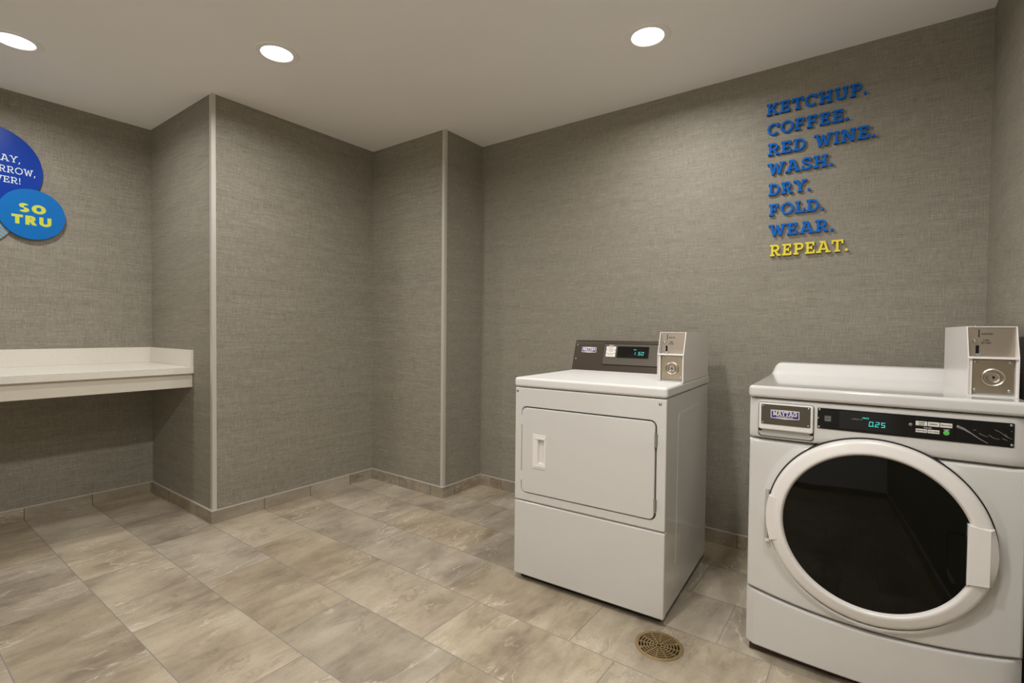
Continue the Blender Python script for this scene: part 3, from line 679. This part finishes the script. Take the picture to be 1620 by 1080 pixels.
def maytag(par, u0_, u1_, z0_, z1_, v, T_):
    b, um, hh = badge(par, u0_, u1_, z0_, z1_, v, MT if T_ else None)
    X = T if T_ else (lambda q: q); ww = u1_ - u0_
    obj('badge_field', X(prism(B(), [(u0_ + ww * .035, z0_ + hh * .10), (u1_ - ww * .035, z0_ + hh * .10), (u1_ - ww * .035, z1_ - hh * .10), (u0_ + ww * .035, z1_ - hh * .10)], v - .0028, v - .0015)), 'navy', par, 0)
    tb = text(B(), 'MAYTAG', u0_ + ww * .075, u1_ - ww * .075, z0_ + hh * .33, hh * .56, v - .0034, v - .0026, w=.24, track=-.03)
    text(tb, 'COMMERCIAL', u0_ + ww * .20, u1_ - ww * .20, z0_ + hh * .12, hh * .17, v - .0034, v - .0026, w=.2, serif=False, track=.1)
    obj('badge_lettering', X(tb), 'silver', par, 0)
maytag(con, .0385, .1220, .0995, .1275, 0, True)
for z_ in (.140, .062): screw(con, .0085, z_, 0, .0038, 'screw', MT)
coin_meter(dy, .5695, .2205, DH)

# ------------------------------------------------------------------ washer
WW, WD, WH = .699, .70, .9397
ws = tag(empty('washing_machine', (1.9502, -.865, 0), .0368), 'white front loading washer with big round dark glass door, beside the right wall', 'washer')
obj('cabinet', box(B(), .004, WW - .004, .030, WD, .030, .897, .004, 2), 'enamel', ws)
obj('plinth', box(B(), .012, WW - .012, .012, WD - .02, .002, .030), 'base', ws, 0)
for u in (.05, WW - .05):
    for v in (.06, WD - .06): obj('foot', lathez(B(), [(.016, .0), (.018, .004), (.014, .007), (.014, .03)], u, v, 20, True), 'blackm', ws)
# kick panel with bowed face and dipped upper edge
def bow(u, a=.026): return a * (1 - ((u - WW / 2) / (WW / 2)) ** 2)
def seam(u): return .231 - .034 * (1 - ((u - .36) / .36) ** 2)
bm = B(); NU = 28; rings = []
for i in range(NU + 1):
    u = WW * i / NU; e = min(u, WW - u); rnd = .016 * (1 - min(1, e / .016)) ** 2
    v = -bow(u) + rnd; zt_ = seam(u) - .0062
    rings.append([(u, .029, .028), (u, v + .003, .028), (u, v, .032), (u, v, zt_ - .008), (u, v + .0025, zt_ - .0025), (u, v + .008, zt_), (u, .029, zt_)])
n_ = len(rings[0]); vr = [[bm.verts.new(p) for p in r] for r in rings]
for a, b in zip(vr, vr[1:]):
    for i in range(n_): bm.faces.new((a[i], a[(i + 1) % n_], b[(i + 1) % n_], b[i]))
bm.faces.new(vr[0]); bm.faces.new(vr[-1])
obj('kick_panel', bm, 'enamel', ws)
# front panel with round opening
CX, CZ, RO = .351, .507, .2885
def fpo(d):
    pts = []; n = 24; r = .012; x0_, x1_, zt_ = d, WW - d, .752 - d
    for i in range(n): u = x0_ + (x1_ - x0_) * i / n; pts.append((u, seam(u) + d))
    for i in range(n): pts.append((x1_, seam(x1_) + d + (zt_ - seam(x1_) - d) * i / n))
    for i in range(n): pts.append((x1_ - (x1_ - x0_) * i / n, zt_))
    for i in range(n): pts.append((x0_, zt_ - (zt_ - seam(x0_) - d) * i / n))
    return pts
def fph(d, rad=RO):
    out = fpo(0); return [(CX + (rad - d) * (p[0] - CX) / math.hypot(p[0] - CX, p[1] - CZ), CZ + (rad - d) * (p[1] - CZ) / math.hypot(p[0] - CX, p[1] - CZ)) for p in out]
bm = B(); rings = []
def ringpts(f, v): return [(p[0], v, p[1]) for p in f]
rs = [ringpts(fpo(0), .029), ringpts(fpo(0), .012), ringpts(fpo(.0015), .006), ringpts(fpo(.005), .002), ringpts(fpo(.010), 0)]
def blend(t):
    a, b = fpo(.010), fph(0, RO + .03); return [(p[0] * (1 - t) + q[0] * t, p[1] * (1 - t) + q[1] * t) for p, q in zip(a, b)]
rs += [ringpts(fph(0, min(RO + .030, .3)), 0)] if False else []
# a soft raised lip runs round the opening
lip = []
for i, p in enumerate(fpo(.010)):
    q = fph(0)[i]; L = math.hypot(p[0] - q[0], p[1] - q[1])
    lip.append(L)
F0 = fpo(.010); H0 = fph(0)
def lipring(dist, v): return [(h[0] + (f[0] - h[0]) * min(dist / L, .92), v, h[1] + (f[1] - h[1]) * min(dist / L, .92)) for f, h, L in zip(F0, H0, lip)]
rs += [lipring(.028, 0), lipring(.020, -.002), lipring(.010, -.007), lipring(.004, -.009), lipring(.0, -.008), ringpts(H0, .029)]
loops(bm, rs)
for v_ in bm.verts:
    if v_.co.y < .02: v_.co.y -= bow(v_.co.x, .024) * max(0, min(1, (.46 - v_.co.z) / .2))
obj('front_panel', bm, 'enamel', ws, 35)
obj('door_recess', lathe(B(), [(RO + .002, .0285), (.001, .0285)], CX, CZ, 64, False, True), 'gap', ws, 0)
# fascia with its openings dressed by separate plates
fa = B(); NUf = 20; vr = []
for i in range(NUf + 1):
    u = WW * i / NUf
    e = min(u, WW - u); rnd = .014 * (1 - min(1, e / .014)) ** 2
    pr = [(.029, .757), (.008, .757), (-.001, .760), (-.0055, .768), (-.008, .785), (-.008, .884), (-.006, .892), (0, .896), (.029, .896)]
    vr.append([fa.verts.new((u, min(v + rnd, .029), z)) for v, z in pr])
for a, b in zip(vr, vr[1:]):
    for i in range(len(a)): fa.faces.new((a[i], a[(i + 1) % len(a)], b[(i + 1) % len(a)], b[i]))
fa.faces.new(vr[0]); fa.faces.new(vr[-1])
obj('fascia', fa, 'enamel', ws, 40)
VF = -.008
# detergent drawer
obj('drawer_gap', plate(B(), rrf(.0285, .1935, .7665, .8845, .010), VF - .0006, VF + .004), 'gap', ws, 0)
obj('drawer_scoop', plate(B(), rrf(.0300, .1920, .7685, .800, .012), VF - .0012, VF + .004, .001, 2), 'cup', ws)['label'] = 'grey finger scoop below the drawer'
dw_ = obj('detergent_drawer', plate(B(), rrf(.0305, .1915, .7915, .8830, .007), VF - .012, VF + .004, .005, 3), 'plastic', ws)
for q in (.0305, .182): obj('drawer_notch', box(B(), q, q + .0095, VF - .0025, VF, .785, .7925), 'blackm', dw_, 0)
obj('nameplate', plate(B(), rrf(.0385, .1835, .811, .8785, .002), VF - .0138, VF - .011, .0006, 1), 'taupe', dw_)['label'] = 'dark brushed nameplate'
maytag(dw_, .0675, .1525, .8340, .8615, VF - .0138, False)
for u, z in ((.0435, .8735), (.1780, .8735), (.0435, .8165), (.1780, .8165)): screw(dw_, u, z, VF - .0138, .0033)
# control strip
cs_ = obj('control_strip', plate(B(), rrf(.2025, .6640, .812, .8795, .003), VF - .0025, VF + .003, .0008, 1), 'blackm', ws); cs_['label'] = 'long black control strip'
VS = VF - .0025
obj('display', plate(B(), rrf(.2620, .4290, .8195, .8760, .001), VS - .0006, VS + .001), 'black', cs_, 0)['label'] = 'black display reading 0.25'
dg = digits(B(), '0.25', .3385, .8335, .0155, .0105, .0042, VS - .0012, VS - .0004, .10); text(dg, 'PRICE', .3225, .3390, .8560, .0045, VS - .0012, VS - .0004, w=.24, serif=False, track=.1)
obj('display_digits', dg, 'led', cs_, 0)
df = text(B(), 'AVAILABLE', .2945, .3220, .8510, .0042, VS - .0012, VS - .0004, w=.18, serif=False, track=.1); obj('dim_display_word', df, 'scuff', cs_, 0)
ic = plate(B(), rrf(.2225, .2395, .838, .855, .001), VS - .0006, VS + .0004, 0, 2, rrf(.2240, .2380, .8395, .8535, .001))
box(ic, .2250, .2370, VS - .0006, VS, .8405, .8440); box(ic, .2250, .2290, VS - .0006, VS, .8455, .8520); box(ic, .2300, .2370, VS - .0006, VS, .8485, .8520); box(ic, .2320, .2370, VS - .0006, VS, .8458, .8475)
obj('symbol', ic, 'scuff', cs_, 0)
pb = obj('button_panel', plate(B(), rrf(.4475, .5400, .8210, .8715, .002), VS - .002, VS + .001, .0008, 1), 'blackm', cs_)
VB = VS - .002
lbl = [(.4520, .4785, .8515, .8645, ('POWER', 'WASH')), (.4800, .5060, .8515, .8645, ('NORMAL',)), (.5075, .5345, .8515, .8645, ('DELICATES',)), (.4525, .4785, .8310, .8415, ('PERM PRESS',)), (.4800, .5065, .8310, .8415, ('COLD WASH',))]
tk = B()
for a, b, c, d_, wds in lbl:
    obj('cycle_button', plate(B(), rrf(a, b, c, d_, .0008), VB - .0010, VB + .0005, .0003, 1), 'sticker', cs_); n = len(wds)
    for i, wd in enumerate(wds):
        L = min(.0032 * len(wd) * .95, b - a - .003); zc = (c + d_) / 2 + (n - 1) * .0028 - i * .0056 - .0018
        text(tk, wd, (a + b) / 2 - L / 2, (a + b) / 2 + L / 2, zc, .0038, VB - .0015, VB - .0008, w=.2, serif=False, track=.12)
    
obj('button_print', tk, 'ink', cs_, 0)
obj('start_lettering', text(B(), 'START', .5155, .5285, .8430, .0036, VB - .0008, VB + .0002, w=.22, serif=False, track=.15), 'whiteink', cs_, 0)
wt = text(B(), 'TEMP', .4700, .4890, .8445, .0030, VB - .0008, VB + .0002, w=.2, serif=False, track=.15)
obj('panel_lettering', wt, 'whiteink', cs_, 0)
obj('start_button', lathe(B(), [(.0002, VB - .0022), (.0055, VB - .0020), (.0070, VB - .0008), (.0070, VB + .0004)], .5220, .8358, 28, True), 'green', cs_)
sm = B()
def smear(pts, w0, w1):
    n = len(pts)
    for i in range(n - 1):
        (x0_, z0_), (x1_, z1_) = pts[i], pts[i + 1]; L = math.hypot(x1_ - x0_, z1_ - z0_); nx, nz = -(z1_ - z0_) / L, (x1_ - x0_) / L
        wa = w0 + (w1 - w0) * i / (n - 1); wb = w0 + (w1 - w0) * (i + 1) / (n - 1)
        prism(sm, [(x0_ + nx * wa, z0_ + nz * wa), (x1_ + nx * wb, z1_ + nz * wb), (x1_ - nx * wb, z1_ - nz * wb), (x0_ - nx * wa, z0_ - nz * wa)], VS - .0003, VS + .0002)
smear([(.549, .8565), (.558, .8535), (.566, .848), (.5745, .8425)], .0036, .0016); smear([(.5745, .8425), (.592, .829), (.611, .8175)], .0014, .0008)
for pts in ([(.580, .851), (.586, .853)], [(.592, .844), (.603, .838), (.611, .836)], [(.612, .842), (.622, .834), (.634, .832)], [(.624, .858), (.636, .852), (.646, .842), (.660, .836)], [(.645, .848), (.652, .838)], [(.640, .835), (.650, .831)], [(.657, .858), (.660, .856)]): smear(pts, .0007, .0004)
obj('scuff_marks', sm, 'scuff', cs_, 0)
obj('button_bead', lathe(B(), [(.0002, VS - .003), (.003, VS - .0024), (.0048, VS)], .4405, .8515, 20, True), 'scuff', cs_)
obj('button_bead', lathe(B(), [(.0002, VS - .003), (.003, VS - .0024), (.0042, VS)], .5475, .8575, 20, True), 'scuff', cs_)
for u, z in ((.2080, .8745), (.2075, .8175), (.6575, .8735), (.6595, .8190)): screw(cs_, u, z, VS, .0036)
screw(cs_, .2045, .846, VS, .003)
# lid with rear ridge
NLp = [(-.016, .9030), (-.018, .908), (-.018, .922), (-.0155, .931), (-.009, .9375), (0, .9397), (.575, .9397), (.592, .945), (.602, .960), (.606, .976), (.612, .985), (.622, .988), (.685, .988), (WD, .975), (WD, .9030)]
lb_ = B()
box(lb_, -.003, WW + .003, -.018, .64, .8995, WH, .011, 4)
obj('top_panel', lb_, 'enamel', ws)
rb = B()
rp = [(.588, .936), (.600, .946), (.607, .962), (.611, .976), (.617, .984), (.626, .9875), (.69, .9875), (.70, .975), (.70, .90), (.64, .90)]
xs_ = [(-.003, .0), (.004, .35), (.012, .72), (.022, .93), (.034, 1.0), (WW - .02, 1.0), (WW - .004, .8), (WW + .003, .4)]
vr = [[rb.verts.new((x, v if z <= .94 else v + (1 - k) * .02, .936 + (z - .936) * k if z > .936 else z)) for v, z in rp] for x, k in xs_]
for a, b in zip(vr, vr[1:]):
    for i in range(len(rp)): rb.faces.new((a[i], a[(i + 1) % len(rp)], b[(i + 1) % len(rp)], b[i]))
rb.faces.new(vr[0]); rb.faces.new(vr[-1])
obj('rear_ridge', rb, 'enamel_matt', ws, 50)
# door
ring = lathe(B(), [(.2870, .020), (.2865, -.020), (.2855, -.028), (.282, -.034), (.274, -.0375), (.268, -.0385), (.2545, -.0430), (.248, -.0435), (.2445, -.042), (.2405, -.036), (.239, -.030), (.239, -.020)], CX, CZ, 128)
obj('door_gap_shade', lathe(B(), [(RO + .0025, .02), (RO + .0022, -.0115), (RO + .0005, -.0128), (RO - .006, -.0128)], CX, CZ, 128), 'gap', ws, 40)  # dark ring painted in for the shaded gap round the door
dr_ = obj('door', ring, 'plastic', ws, 40); dr_['label'] = 'white round door ring'
obj('door_glass', lathe(B(), [(.241, -.031), (.20, -.0335), (.15, -.0355), (.10, -.0367), (.05, -.0373), (.001, -.0375)], CX, CZ, 96, False, True), 'glass', dr_)['label'] = 'dark smoked glass'
def arcblock(a0, a1, r0_, r1_, va, vb, n=10):
    o_ = [(CX + r1_ * math.cos(math.radians(a0 + (a1 - a0) * i / n)), CZ + r1_ * math.sin(math.radians(a0 + (a1 - a0) * i / n))) for i in range(n + 1)]
    return o_
# pull block on the right: straight inner edge, curved outer edge
o_ = [(CX + .2865 * math.cos(math.radians(a)), CZ + .2865 * math.sin(math.radians(a))) for a in [-17.5 + 33 * i / 12 for i in range(13)]]
ia, ib = .570, CZ + .2865 * math.sin(math.radians(15.5))
blk = o_ + [(ia, ib + .006), (ia, o_[0][1] - .004)]
hbm = B()
def blkf(d):
    cx_ = sum(p[0] for p in blk) / len(blk); cz_ = sum(p[1] for p in blk) / len(blk)
    return [(cx_ + (p[0] - cx_) * (1 - d / .04), cz_ + (p[1] - cz_) * (1 - d / .075)) for p in blk]
loops(hbm, [[(p[0], -.020, p[1]) for p in blkf(0)], [(p[0], -.030 if p[0] > CX + .262 else -.0445, p[1]) for p in blkf(0)], [(p[0], -.034 if p[0] > CX + .262 else -.0465, p[1]) for p in blkf(.001)], [(min(p[0], CX + .266), -.0470, p[1]) for p in blkf(.003)]], True, True)
obj('pull_block', hbm, 'plastic', dr_, 25)
obj('pull_reflection', plate(B(), rrf(.528, .569, .412, .555, .004), -.0385, -.030), 'glass', dr_, 0)['label'] = 'black patch painted as the pull reflected in the glass'  # black plate imitates the reflection of the pull block in the glass
# hinge on the left
hg = B()
o_ = [(CX + .2895 * math.cos(math.radians(a)), CZ + .2895 * math.sin(math.radians(a))) for a in [167 + 30 * i / 10 for i in range(11)]]
i_ = [(CX + .262 * math.cos(math.radians(a)), CZ + .262 * math.sin(math.radians(a))) for a in [197 - 30 * i / 10 for i in range(11)]]
prism(hg, o_ + i_, -.0395, -.020, 'y')
obj('hinge_cover', hg, 'plastic', dr_, 25)
hp = B(); tube(hp, [(.0625, -.012, .405), (.0600, -.012, .46), (.0600, -.012, .53), (.0625, -.012, .585)], .006, 12); obj('hinge_pin', hp, 'cup', ws)
obj('hinge_clip', plate(B(), rrf(.0585, .0715, .408, .417, .002), -.024, -.006, .001, 1), 'plastic', ws)
coin_meter(ws, .580, .0955, WH, .112, .43)
